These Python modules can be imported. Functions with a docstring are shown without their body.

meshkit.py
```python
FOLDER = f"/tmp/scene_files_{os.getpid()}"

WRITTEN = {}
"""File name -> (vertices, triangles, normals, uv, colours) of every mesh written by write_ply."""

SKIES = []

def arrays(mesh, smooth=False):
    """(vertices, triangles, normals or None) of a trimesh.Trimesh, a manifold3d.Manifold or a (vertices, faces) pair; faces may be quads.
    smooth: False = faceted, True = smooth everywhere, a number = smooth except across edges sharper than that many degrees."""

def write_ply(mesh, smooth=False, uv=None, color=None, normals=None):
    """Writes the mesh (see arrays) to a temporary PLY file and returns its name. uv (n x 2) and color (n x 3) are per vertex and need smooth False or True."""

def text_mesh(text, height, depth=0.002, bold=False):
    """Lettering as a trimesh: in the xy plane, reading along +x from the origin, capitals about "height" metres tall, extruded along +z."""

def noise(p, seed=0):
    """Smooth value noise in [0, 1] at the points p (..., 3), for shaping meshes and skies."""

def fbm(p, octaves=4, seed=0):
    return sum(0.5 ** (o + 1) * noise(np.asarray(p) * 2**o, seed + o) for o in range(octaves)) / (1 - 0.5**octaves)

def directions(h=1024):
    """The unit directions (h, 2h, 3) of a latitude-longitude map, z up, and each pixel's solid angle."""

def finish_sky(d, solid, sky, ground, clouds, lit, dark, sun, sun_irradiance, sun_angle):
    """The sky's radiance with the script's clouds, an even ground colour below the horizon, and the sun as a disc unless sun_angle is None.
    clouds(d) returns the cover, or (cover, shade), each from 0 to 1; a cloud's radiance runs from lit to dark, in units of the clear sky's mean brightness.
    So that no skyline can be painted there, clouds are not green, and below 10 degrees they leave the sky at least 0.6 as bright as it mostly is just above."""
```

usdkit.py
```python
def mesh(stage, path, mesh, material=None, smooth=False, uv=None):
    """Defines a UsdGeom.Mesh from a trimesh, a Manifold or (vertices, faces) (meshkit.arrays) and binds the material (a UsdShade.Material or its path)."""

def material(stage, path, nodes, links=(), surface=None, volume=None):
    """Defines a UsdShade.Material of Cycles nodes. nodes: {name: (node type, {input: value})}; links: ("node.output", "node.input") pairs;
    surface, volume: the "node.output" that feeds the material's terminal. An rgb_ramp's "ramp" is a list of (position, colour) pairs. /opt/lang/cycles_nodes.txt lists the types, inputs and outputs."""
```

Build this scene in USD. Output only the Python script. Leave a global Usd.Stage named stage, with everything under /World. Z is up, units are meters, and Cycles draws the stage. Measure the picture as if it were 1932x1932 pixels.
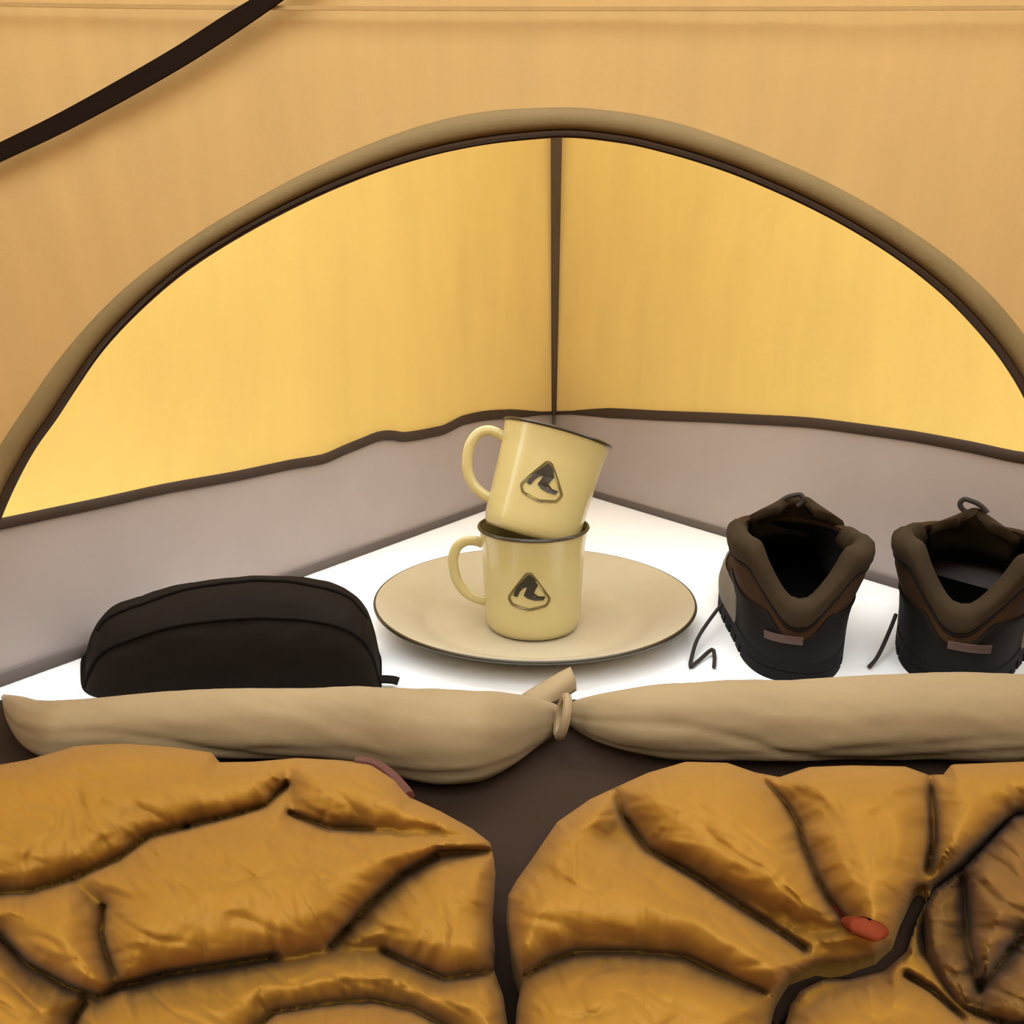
import math
import numpy as np, trimesh, usdkit, meshkit
from shapely.geometry import Polygon, LineString, Point
from shapely.ops import unary_union
import shapely
from scipy import ndimage
from pxr import Usd, UsdGeom, UsdLux, UsdShade, Gf

stage = Usd.Stage.CreateInMemory()
UsdGeom.SetStageUpAxis(stage, "Z")
UsdGeom.SetStageMetersPerUnit(stage, 1.0)
UsdGeom.Xform.Define(stage, "/World")
UsdGeom.Scope.Define(stage, "/World/Looks")

# ------------------------------------------------------------------ camera, sky, exposure
H, FPX = 0.29, 1450.0
PITCH = math.atan(366.0 / FPX)
cam = UsdGeom.Camera.Define(stage, "/World/camera")
cam.CreateHorizontalApertureAttr(36.0)
cam.CreateVerticalApertureAttr(36.0)
cam.CreateFocalLengthAttr(36.0 * FPX / 1932.0)
cam.CreateClippingRangeAttr(Gf.Vec2f(0.01, 1000.0))
cam.AddTranslateOp().Set(Gf.Vec3d(0, 0, H))
cam.AddRotateXOp().Set(90.0 - math.degrees(PITCH))
cam.CreateExposureAttr(-1.9)

dome = UsdLux.DomeLight.Define(stage, "/World/sky")
dome.CreateIntensityAttr(6.0)
dome.CreateColorAttr(Gf.Vec3f(0.95, 0.98, 1.0))

sun = UsdLux.DistantLight.Define(stage, "/World/sun")       # hazy low sun from the left, beyond the porch
sun.CreateIntensityAttr(5.0)
sun.CreateAngleAttr(25.0)
sun.CreateColorAttr(Gf.Vec3f(1.0, 0.95, 0.86))
_d = Gf.Vec3d(-0.80, 0.42, 0.42)
sun.AddTransformOp().Set(Gf.Matrix4d().SetRotate(Gf.Rotation(Gf.Vec3d(0, 0, 1), _d)))

# ------------------------------------------------------------------ survey: a measured direction of the view meets a plane of the place
CP, SP = math.cos(PITCH), math.sin(PITCH)


def ray(u, v):
    a, b = (np.asarray(u, float) - 966) / FPX, (np.asarray(v, float) - 966) / FPX
    return np.stack(np.broadcast_arrays(a, CP - b * SP, -(SP + b * CP)), -1)


def at_z(u, v, z):
    d = ray(u, v)
    t = (np.asarray(z, float) - H) / d[..., 2]
    return d * t[..., None] + np.array([0, 0, H])


def at_y(u, v, y):
    d = ray(u, v)
    t = np.asarray(y, float) / d[..., 1]
    return d * t[..., None] + np.array([0, 0, H])


def at_plane(u, v, p, n):
    d = ray(u, v)
    o = np.array([0, 0, H])
    t = ((np.asarray(p) - o) @ np.asarray(n)) / (d @ np.asarray(n))
    return o + d * t[..., None]


# ------------------------------------------------------------------ materials
def rgb(r, g, b):
    f = lambda c: ((c / 255 + 0.055) / 1.055) ** 2.4 if c > 10 else c / 255 / 12.92
    return (f(r), f(g), f(b))


def fabric(name, refl, trans, rough=0.8, spec=0.2, sheen=0.03, weave=0.0, bumpscale=900, tone=0.06, tscale=5.0, streak=(1, 1, 1)):
    """Thin cloth: diffuse reflection, diffuse transmission, a faint tone variation and a weave bump."""
    nodes = {
        "tc": ("texture_coordinate", {}),
        "mp": ("mapping", {"scale": streak}),
        "nz": ("noise_texture", {"scale": tscale, "detail": 3.0, "roughness": 0.55}),
        "rp": ("rgb_ramp", {"ramp": [(0.25, (1 - tone,) * 3), (0.75, (1 + tone,) * 3)]}),
        "mr": ("mix", {"mix_type": "multiply", "fac": 1.0, "color2": refl}),
        "wv": ("noise_texture", {"scale": float(bumpscale), "detail": 1.0}),
        "bp": ("bump", {"strength": weave, "distance": 0.0005}),
        "pr": ("principled_bsdf", {"roughness": rough, "specular_ior_level": spec, "sheen_weight": sheen}),
    }
    links = [("tc.object", "mp.vector"), ("mp.vector", "nz.vector"), ("nz.fac", "rp.fac"), ("rp.color", "mr.color1"),
             ("mr.color", "pr.base_color"), ("tc.object", "wv.vector"), ("wv.fac", "bp.height"), ("bp.normal", "pr.normal")]
    surf = "pr.BSDF"
    if trans is not None:
        nodes["mt"] = ("mix", {"mix_type": "multiply", "fac": 1.0, "color2": trans})
        nodes["tr"] = ("translucent_bsdf", {})
        nodes["ad"] = ("add_closure", {})
        links += [("rp.color", "mt.color1"), ("mt.color", "tr.color"), ("pr.BSDF", "ad.closure1"), ("tr.BSDF", "ad.closure2")]
        surf = "ad.closure"
    return usdkit.material(stage, f"/World/Looks/{name}", nodes, links, surface=surf)


def plain(name, col, rough=0.5, spec=0.5, coat=0.0, tone=0.05, tscale=30.0, bump=0.0, bscale=200.0, metallic=0.0):
    nodes = {
        "tc": ("texture_coordinate", {}),
        "nz": ("noise_texture", {"scale": tscale, "detail": 4.0}),
        "rp": ("rgb_ramp", {"ramp": [(0.25, (1 - tone,) * 3), (0.75, (1 + tone,) * 3)]}),
        "mr": ("mix", {"mix_type": "multiply", "fac": 1.0, "color2": col}),
        "bn": ("noise_texture", {"scale": bscale, "detail": 2.0}),
        "bp": ("bump", {"strength": bump, "distance": 0.001}),
        "pr": ("principled_bsdf", {"roughness": rough, "specular_ior_level": spec, "coat_weight": coat, "metallic": metallic}),
    }
    links = [("tc.object", "nz.vector"), ("nz.fac", "rp.fac"), ("rp.color", "mr.color1"), ("mr.color", "pr.base_color"),
             ("tc.object", "bn.vector"), ("bn.fac", "bp.height"), ("bp.normal", "pr.normal")]
    return usdkit.material(stage, f"/World/Looks/{name}", nodes, links, surface="pr.BSDF")


M = dict(
    tan=fabric("inner_tent_cloth", (0.47, 0.305, 0.120), (0.075, 0.046, 0.017), weave=0.15, tone=0.05, tscale=14, streak=(3, 1, 0.35)),
    yellow=fabric("yellow_fly_cloth", (0.47, 0.345, 0.09), (0.047, 0.0265, 0.0083), weave=0.1, tone=0.05, tscale=9, streak=(4, 1, 0.25)),
    skirt=fabric("mauve_skirt_cloth", (0.355, 0.305, 0.285), (0.020, 0.017, 0.017), weave=0.1, tone=0.05, tscale=10),
    hem=plain("hem_webbing", (0.035, 0.018, 0.008), 0.8),
    grey_hem=plain("grey_hem", (0.10, 0.08, 0.07), 0.8),
    tape=plain("zip_tape", (0.25, 0.18, 0.075), 0.8, tone=0.08, bump=0.2, bscale=800),
    tape_dark=plain("zip_coil", (0.045, 0.02, 0.006), 0.6),
    sleeve=plain("pole_sleeve_webbing", (0.014, 0.007, 0.004), 0.85, spec=0.1, bump=0.3, bscale=900),
    zipper=plain("fly_zipper", (0.07, 0.045, 0.02), 0.7),
    white=plain("white_ground", (0.9, 0.9, 0.9), 0.9, spec=0.1, tone=0.015, bump=0.2, bscale=60),
    floor=plain("groundsheet", (0.030, 0.017, 0.010), 0.75, spec=0.12, bump=0.3, bscale=60),
    flap=fabric("flap_cloth", (0.265, 0.192, 0.100), None, weave=0.1, tone=0.06, tscale=12),
    bag=fabric("sleeping_bag_shell", (0.30, 0.148, 0.0165), None, rough=0.65, spec=0.2, weave=0.2, bumpscale=350, tone=0.07, tscale=14),
    bag_brown=fabric("sleeping_bag_brown", (0.165, 0.080, 0.016), None, rough=0.7),
    red=plain("red_tag", (0.17, 0.030, 0.010), 0.8, spec=0.1),
    maroon=plain("maroon_binding", (0.085, 0.022, 0.013), 0.7),
    black=fabric("black_pouch_cloth", (0.009, 0.006, 0.004), None, spec=0.06, sheen=0.0, rough=0.8, weave=0.3, bumpscale=500),
    black_pipe=plain("black_piping", (0.006, 0.004, 0.003), 0.8, spec=0.08),
    enamel=plain("cream_enamel", (0.46, 0.38, 0.16), 0.25, coat=0.3, tone=0.02),
    enamel_in=plain("pale_enamel", (0.60, 0.50, 0.30), 0.25, coat=0.3, tone=0.02),
    plate=plain("tan_enamel", (0.39, 0.325, 0.215), 0.35, coat=0.1, tone=0.03),
    rim=plain("dark_rim", (0.030, 0.022, 0.010), 0.3),
    emblem=plain("emblem_ink", (0.022, 0.016, 0.007), 0.5),
    emblem_line=plain("emblem_line_ink", (0.13, 0.095, 0.02), 0.5),
    boot=plain("brown_nubuck", (0.034, 0.016, 0.006), 0.85, spec=0.12, tone=0.25, tscale=40, bump=0.3, bscale=300),
    boot_dark=plain("dark_heel_leather", (0.006, 0.004, 0.003), 0.75, spec=0.12, tone=0.2, bump=0.2),
    collar=plain("olive_collar_padding", (0.029, 0.018, 0.008), 0.85, spec=0.12, tone=0.2, bump=0.3, bscale=500),
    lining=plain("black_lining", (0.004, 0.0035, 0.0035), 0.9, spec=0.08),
    rand=plain("grey_side_panel", (0.17, 0.14, 0.105), 0.75, tone=0.12),
    sole=plain("black_rubber", (0.006, 0.005, 0.005), 0.8, spec=0.12),
    bag_shade=plain("bag_gap_shade", (0.026, 0.015, 0.009), 0.85, spec=0.1, bump=0.3, bscale=400),  # near-black tone, painted shade for the gap in the right bag
    lace=plain("dark_lace", (0.018, 0.012, 0.008), 0.8),
    label=plain("heel_label", (0.055, 0.024, 0.015), 0.7),
    insole=plain("grey_insole_edge", (0.05, 0.045, 0.045), 0.8),
)

# ------------------------------------------------------------------ scene writing
USED = {}


def numbered(path):
    n = USED.get(path, 0)
    USED[path] = n + 1
    return path if n == 0 else f"{path}_{n:03d}"


def obj(name, mesh, m, parent=None, smooth=40):
    path = numbered((str(parent.GetPath()) if parent else "/World") + "/" + name)
    return usdkit.mesh(stage, path, mesh, M[m] if isinstance(m, str) else m, smooth=smooth).GetPrim()


def tag(p, label=None, cat=None, group=None, kind=None):
    for k, v in (("label", label), ("category", cat), ("group", group), ("kind", kind)):
        if v:
            p.SetCustomDataByKey(k, v)
    return p


def thing(name, label, cat, loc=(0, 0, 0), rot=(0, 0, 0), group=None, kind=None):
    x = UsdGeom.Xform.Define(stage, numbered("/World/" + name))
    x.AddTranslateOp().Set(Gf.Vec3d(*map(float, loc)))
    x.AddRotateXYZOp().Set(Gf.Vec3f(*map(float, rot)))
    return tag(x.GetPrim(), label, cat, group, kind)


# ------------------------------------------------------------------ mesh helpers
def grid_faces(n, m, wrap_m=False, wrap_n=False):
    i, j = np.meshgrid(np.arange(n if wrap_n else n - 1), np.arange(m if wrap_m else m - 1), indexing="ij")
    i2, j2 = (i + 1) % n, (j + 1) % m
    q = np.stack([i * m + j, i2 * m + j, i2 * m + j2, i * m + j2], -1).reshape(-1, 4)
    return np.vstack([q[:, [0, 1, 2]], q[:, [0, 2, 3]]])


def sheet(P, thick=0.0):
    """An (n, m, 3) grid of points as a cloth; thick > 0 gives it a second face and edges."""
    P = np.asarray(P, float)
    n, m = P.shape[:2]
    f = grid_faces(n, m)
    if not thick:
        return trimesh.Trimesh(P.reshape(-1, 3), f, process=False)
    base = trimesh.Trimesh(P.reshape(-1, 3), f, process=False)
    nr = meshkit.arrays(base, True)[2]
    v = np.vstack([P.reshape(-1, 3), P.reshape(-1, 3) - nr * thick])
    k = n * m
    rim = [i * m for i in range(n)] + [(n - 1) * m + j for j in range(1, m)] + [i * m + m - 1 for i in range(n - 2, -1, -1)] + [j for j in range(m - 2, 0, -1)]
    a, b = np.array(rim), np.roll(rim, -1)
    side = np.vstack([np.stack([a, a + k, b], 1), np.stack([b, a + k, b + k], 1)])
    t = trimesh.Trimesh(v, np.vstack([f, f[:, ::-1] + k, side]), process=False)
    return t


def loft(rings, caps=True):
    R = np.asarray(rings, float)
    n, m = R.shape[:2]
    v, f = R.reshape(-1, 3), grid_faces(n, m, wrap_m=True)
    if caps:
        c0, c1 = R[0].mean(0), R[-1].mean(0)
        v = np.vstack([v, c0, c1])
        a = np.arange(m)
        b = (a + 1) % m
        f = np.vstack([f, np.stack([np.full(m, n * m), a, b], 1), np.stack([np.full(m, n * m + 1), (n - 1) * m + b, (n - 1) * m + a], 1)])
    t = trimesh.Trimesh(v, f, process=False)
    if t.volume < 0:
        t.invert()
    return t


def smooth_path(pts, n=40, closed=False):
    from scipy.interpolate import CubicSpline, PchipInterpolator
    p = np.asarray(pts, float)
    if closed:
        p = np.vstack([p, p[:1]])
    s = np.concatenate([[0], np.cumsum(np.linalg.norm(np.diff(p, axis=0), axis=1))])
    if closed:
        return CubicSpline(s, p, bc_type="periodic")(np.linspace(0, s[-1], n, endpoint=False))
    return PchipInterpolator(s, p)(np.linspace(0, s[-1], n))


def tube(pts, r, sides=10, closed=False, flat=1.0, up=None):
    """A swept round (or flattened) profile along a path; `up` fixes the direction of the flattened axis."""
    p = np.asarray(pts, float)
    n = len(p)
    t = (np.roll(p, -1, 0) - np.roll(p, 1, 0)) if closed else np.gradient(p, axis=0)
    t /= np.linalg.norm(t, axis=1, keepdims=True) + 1e-12
    if up is None:
        a = np.cross(t[0], [0, 0, 1.0] if abs(t[0][2]) < 0.9 else [1.0, 0, 0])
        A = []
        for k in range(n):
            a = a - t[k] * (a @ t[k])
            a = a / (np.linalg.norm(a) + 1e-12)
            A.append(a)
        A = np.array(A)
    else:
        A = np.broadcast_to(np.asarray(up, float), p.shape)
        A = A - t * (A * t).sum(1, keepdims=True)
        A = A / (np.linalg.norm(A, axis=1, keepdims=True) + 1e-12)
    B = np.cross(t, A)
    g = np.arange(sides) * 2 * np.pi / sides
    r = np.broadcast_to(np.asarray(r, float), (n,))
    R = p[:, None] + r[:, None, None] * (flat * np.cos(g)[None, :, None] * A[:, None] + np.sin(g)[None, :, None] * B[:, None])
    if closed:
        m = trimesh.Trimesh(R.reshape(-1, 3), grid_faces(n, sides, wrap_m=True, wrap_n=True), process=False)
        if m.volume < 0:
            m.invert()
        return m
    return loft(R)


def lathe(profile, n=96):
    """A closed (r, z) outline turned about z."""
    p = np.asarray(profile, float)
    g = np.arange(n) * 2 * np.pi / n
    v = np.stack([p[:, 0][:, None] * np.cos(g), p[:, 0][:, None] * np.sin(g), np.broadcast_to(p[:, 1][:, None], (len(p), n))], -1)
    m = trimesh.Trimesh(v.reshape(-1, 3), grid_faces(len(p), n, wrap_m=True), process=False)
    m.merge_vertices()
    m.update_faces(m.nondegenerate_faces())
    if m.volume < 0:
        m.invert()
    return m


def ribbon(a, b, thick, lift=0.0):
    """A flat tape between two edge curves with its faces lifted off the surface it is sewn on."""
    a, b = np.asarray(a, float), np.asarray(b, float)
    P = np.stack([a, a * 0.5 + b * 0.5, b], 1)
    return sheet(P, thick)


def icos(c, r, scale=(1, 1, 1), sub=2):
    s = trimesh.creation.icosphere(sub, 1.0)
    s.apply_scale(np.asarray(scale) * r)
    s.apply_translation(c)
    return s


# ================================================================== LARGE STRUCTURE
# ---- ground outside and in the porch
g = np.linspace(-6, 6, 61)
X, Y = np.meshgrid(g, g, indexing="ij")
tag(obj("ground", sheet(np.stack([X, Y, 0 * X], -1), 0.02), "white"), "bright white ground under and around the tent porch", "ground", kind="structure")

# ---- inner tent floor (groundsheet) with a raised lip at the door
fx = np.linspace(-0.95, 0.95, 77)
fy = np.concatenate([np.linspace(-1.0, 0.40, 40), np.linspace(0.415, 0.515, 9)])
X, Y = np.meshgrid(fx, fy, indexing="ij")
Z = 0.004 + 0.0035 * meshkit.fbm(np.stack([X * 14, Y * 14, 0 * X], -1), 3) + 0.012 * np.clip((Y - 0.47) / 0.045, 0, 1) ** 2
tag(obj("floor", sheet(np.stack([X, Y, Z], -1), 0.0015), "floor"), "dark brown groundsheet floor of the inner tent", "floor", kind="structure")

# ---- inner wall with its arched doorway
WY, WS = 0.53, 0.15                       # the wall stands at y = WY on the ground and leans in
WN = np.array([0, 1, WS]) / math.hypot(1, WS)
WP = np.array([0, WY, 0.0])


def on_wall(px):
    px = np.asarray(px, float)
    return at_plane(px[:, 0], px[:, 1], WP, WN)


OUT = [(-92, 1420), (-95, 1300), (-88, 1150), (-66, 1010), (-38, 920), (5, 840), (54, 765), (103, 694), (150, 635), (225, 556), (300, 494), (400, 425), (500, 367), (600, 315), (700, 271),
       (800, 236), (900, 213), (966, 206), (1066, 203), (1166, 211), (1266, 230), (1366, 262), (1466, 302), (1566, 348), (1666, 404), (1766, 471), (1841, 533), (1891, 586),
       (1932, 640), (1985, 728), (2025, 840), (2052, 980), (2065, 1150), (2068, 1300), (2068, 1420)]
INN = [(-36, 1420), (-38, 1300), (-34, 1150), (-20, 1050), (8, 970), (39, 901), (72, 842), (108, 800 - 8), (150, 728), (200, 656), (275, 576), (350, 511), (450, 446), (550, 392), (650, 347), (750, 311),
       (850, 285), (966, 266), (1066, 258), (1166, 268), (1266, 291), (1366, 322), (1466, 363), (1566, 412), (1666, 472), (1766, 548), (1841, 624), (1891, 687), (1932, 757),
       (1965, 850), (1988, 980), (2000, 1150), (2004, 1300), (2004, 1420)]
NA = 241
arch_out = smooth_path(on_wall(OUT), NA)
arch_in = smooth_path(on_wall(INN), NA)
arch_out[:, 2] = np.maximum(arch_out[:, 2], -0.001)
arch_in[:, 2] = np.maximum(arch_in[:, 2], -0.001)
# outer boundary of the wall: the tent's cross-section
c = arch_out[NA // 2]
ang = np.linspace(np.pi + 0.0, 0.0, NA)
bound = np.stack([0.05 + 0.92 * np.cos(ang), 0 * ang, 0.02 + 0.86 * np.sin(ang)], -1)
bound[:, 2] = np.where(ang > 0, bound[:, 2], 0.0)
bound[:, 1] = WY - WS * bound[:, 2]
K = 44
tt = np.linspace(0, 1, K)[:, None, None]
inner_edge = arch_out * 0.55 + arch_in * 0.45
Pw = inner_edge[None] * (1 - tt) + bound[None] * tt
wr = 0.004 * (meshkit.fbm(np.stack([Pw[..., 0] * 22, Pw[..., 2] * 4, 0 * Pw[..., 0]], -1), 3, 5) - 0.5) + 0.010 * (meshkit.noise(np.stack([Pw[..., 0] * 5, Pw[..., 2] * 4, 0 * Pw[..., 0]], -1), 9) - 0.5)
wr = wr * np.clip(tt[..., 0] * 6, 0, 1)
Pw = Pw + wr[..., None] * WN
wall = tag(obj("wall_front", sheet(Pw), "tan"), "tan cloth inner tent wall with a wide arched doorway", "tent wall", kind="structure")
tag(wall, kind="structure")


def wall_lift(px, lift):
    return on_wall(px) - WN * lift


def tape_on_wall(pa, pb, n, lift, thick):
    a = smooth_path(wall_lift(pa, lift), n)
    b = smooth_path(wall_lift(pb, lift), n)
    return ribbon(a, b, thick)


# dark pole sleeve sewn on the wall, upper left
obj("pole_sleeve", tape_on_wall([(-260, 395), (-120, 338), (0, 280), (120, 221), (240, 155), (350, 91), (440, 33), (495, 0), (620, -90), (760, -205), (880, -320)],
                                [(-250, 430), (-110, 374), (0, 315), (130, 254), (255, 188), (370, 122), (475, 54), (552, 0), (680, -95), (815, -200), (930, -310)], 60, 0.0075, 0.0025), "sleeve", wall)
# stitched seam along the top of the wall
obj("seam", tape_on_wall([(-1000, -30), (300, 14), (966, 18), (1400, 18), (1932, 16), (2900, -20)], [(-1000, -22), (300, 22), (966, 26), (1400, 26), (1932, 24), (2900, -12)], 60, 0.0065, 0.0008), "tan", wall)

# zip band of the arch: padded olive tape and a dark coil along the inner edge
mid = arch_out * 0.24 + arch_in * 0.76
W = []
for f_, l_ in ((0.0, 0.000), (0.03, 0.0035), (0.22, 0.006), (0.5, 0.007), (0.78, 0.006), (0.97, 0.0035), (1.0, 0.0)):
    W.append(arch_out * (1 - f_) + mid * f_ - WN * (l_ + 0.0015))
trim = thing("trim_1", "olive brown zip band around the arched tent doorway", "door trim", kind="structure")
obj("zip_tape", sheet(np.stack(W, 1)[:, ::-1], 0.003), "tape", trim)
W = []
for f_, l_ in ((0.0, 0.002), (0.15, 0.005), (0.5, 0.0065), (0.85, 0.005), (1.0, 0.0015)):
    W.append(mid * (1 - f_) + arch_in * f_ - WN * l_)
obj("zip_coil", sheet(np.stack(W, 1)[:, ::-1], 0.004), "tape_dark", trim)

# ---- inner tent roof and back wall; an added roof opening lets skylight down inside
YB, NY = -1.0, 40
ys = np.linspace(0, 1, NY)
rb = np.array([np.stack([bound[:, 0], bound[:, 1] * (1 - k) + YB * k, bound[:, 2]], -1) for k in ys])
rb[..., 2] += 0.006 * (meshkit.fbm(rb * np.array([5, 5, 3.0]), 2, 3) - 0.5) * (rb[..., 2] > 0.1) * np.clip(ys * 8, 0, 1)[:, None]
rf = grid_faces(NY, NA)
rc = rb.reshape(-1, 3)[rf].mean(1)
openp = (np.abs(rc[:, 0] - 0.05) < 0.56) & (rc[:, 1] > -0.72) & (rc[:, 1] < 0.14) & (rc[:, 2] > 0.5)
tag(obj("ceiling", trimesh.Trimesh(rb.reshape(-1, 3), rf[~openp], process=False), "tan"), "tan cloth roof and sides of the inner tent", "tent roof", kind="structure")
kk = np.linspace(0, 1, 12)[:, None, None]
tag(obj("wall_back", sheet(rb[-1][None] * (1 - kk) + np.array([0.05, YB, 0.0]) * kk), "tan"), "tan cloth back wall of the inner tent behind the camera", "tent wall", kind="structure")

# ---- porch: skirt, yellow fly panels, zip seam
corner_g = at_z(1045, 914, 0.0)
left_g, right_g = at_z(0, 1292, 0.0), at_z(1670, 1101, 0.0)


def side(a, b, ny):
    d = (b - a)
    return b + d * ((ny - b[1]) / d[1])


left_end, right_end = side(corner_g, left_g, 0.545), side(corner_g, right_g, 0.545)
SKL = [(1045, 779), (1000, 780), (966, 781), (900, 786), (870, 793), (850, 803), (830, 812), (795, 819), (760, 824), (735, 821), (715, 822), (680, 835), (650, 847), (600, 867), (540, 877),
       (450, 896), (300, 923), (200, 945), (100, 966), (0, 987)]
SKR = [(1045, 779), (1150, 779), (1250, 784), (1400, 790), (1566, 801), (1700, 819), (1830, 842), (1932, 863)]


def skirt_line(px, ge, ends):
    d = ge - corner_g
    n = np.array([d[1], -d[0], 0.0])
    n /= np.linalg.norm(n)
    px = np.array(px, float)
    p = at_plane(px[:, 0], px[:, 1], corner_g + np.array([0, -0.0, 0]), n)
    p[0] = at_y(1045, 779, corner_g[1])
    e = p[-1] + (ends - ge * 0 - p[-1]) * np.array([1, 1, 0])
    e[2] = p[-1][2]
    return smooth_path(np.vstack([p, e]), 90)


topL, topR = skirt_line(SKL, left_g, left_end), skirt_line(SKR, right_g, right_end)


def ground_line(top, end):
    q = np.concatenate([[0], np.cumsum(np.linalg.norm(np.diff(top[:, :2], axis=0), axis=1))])
    q /= q[-1]
    p = corner_g + (end - corner_g) * q[:, None]
    p[:, 2] = 0.0
    return p


fly = thing("vestibule_fly", "yellow translucent tent porch with a mauve skirt, seen through the arch", "tent vestibule", kind="structure")
TOP_Y, TOP_Z = 0.92, 0.68
for top, end, sgn, mat in ((topL, left_end, -1, "yellow"), (topR, right_end, 1, "yellow")):
    gl = ground_line(top, end)
    k = np.linspace(0, 1, 14)
    P = top[:, None] * (1 - k[None, :, None]) + gl[:, None] * k[None, :, None]
    nrm = np.cross(end - corner_g, [0, 0, 1.0])
    nrm /= np.linalg.norm(nrm)
    amp = 0.006 * (meshkit.fbm(np.stack([P[..., 0] * 9 + P[..., 1] * 9, P[..., 2] * 6, 0 * P[..., 0]], -1), 3, 12) - 0.5) * np.sin(np.pi * k)[None]
    P = P + nrm * amp[..., None]
    P[:, -1, 2] = 0.001
    obj("skirt", sheet(P, 0.0012), "skirt", fly)
    # hem along the skirt's top and the grey welt along its foot
    inward = -nrm if (-nrm) @ (np.array([0, 0.6, 0]) - corner_g) > 0 else nrm
    pix = 4.4 / FPX * np.linalg.norm(top - np.array([0, 0, H]), axis=1)
    fade = np.clip(np.linalg.norm(top - top[0], axis=1) / 0.15, 0.35, 1)
    obj("hem", tube(top + inward * 0.003, pix * fade * 2.1, 8, flat=0.4, up=inward), "hem", fly)
    obj("foot_welt", tube(gl + inward * 0.004 + np.array([0, 0, 0.005]), 0.0055, 8, flat=0.5, up=inward), "grey_hem", fly)
    # the panel: from the skirt's top up to an added gap over the door, open for skylight
    th = np.linspace(0, 1, len(top)) * np.pi / 2
    xa = at_y(1049, 150, TOP_Y)[0]
    xs = xa + ((0.69 if sgn > 0 else 0.66) * sgn + corner_g[0] - xa) * np.sin(th)
    T = np.stack([xs, TOP_Y - (TOP_Y - 0.57) * np.sin(th) ** 2, 0.15 + (TOP_Z - 0.15) * np.cos(th)], -1)
    k = np.linspace(0, 1, 50)
    P = top[:, None] * (1 - k[None, :, None]) + T[:, None] * k[None, :, None]
    sarc = np.linspace(0, 1, len(top))[:, None]
    fold = 0.007 * (meshkit.fbm(np.stack([sarc * 40 + 0 * k[None], k[None] * 2 + 0 * sarc, 0 * sarc + 0 * k[None]], -1), 3, 31) - 0.5) * np.exp(-sarc * 3) + 0.008 * (meshkit.noise(np.stack([sarc * 5 + 0 * k[None], k[None] * 3 + 0 * sarc, 0 * sarc + 0 * k[None]], -1), 37) - 0.5)
    nn = np.array([0, 0.7, 0.7])
    P = P + nn * (fold * np.clip(k * 12, 0, 1)[None] * np.clip(sarc * 10, 0, 1))[..., None]
    obj("panel", sheet(P), mat, fly)
    if sgn < 0:
        seamP = P[0]
sp = seamP.copy()
wv = np.linspace(0.0044, 0.0088, len(sp))
obj("zipper", tube(sp + np.array([0, -0.006, -0.003]), wv, 10, flat=0.5, up=(0, 0.7, 0.7)), "zipper", fly)
cs = np.stack([np.linspace(corner_g[0], topL[0][0], 8), np.full(8, corner_g[1] - 0.006), np.linspace(0.002, topL[0][2], 8)], -1)
obj("corner_seam", tube(cs, 0.004, 8, flat=0.6, up=(0, 1, 0)), "grey_hem", fly)

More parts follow.
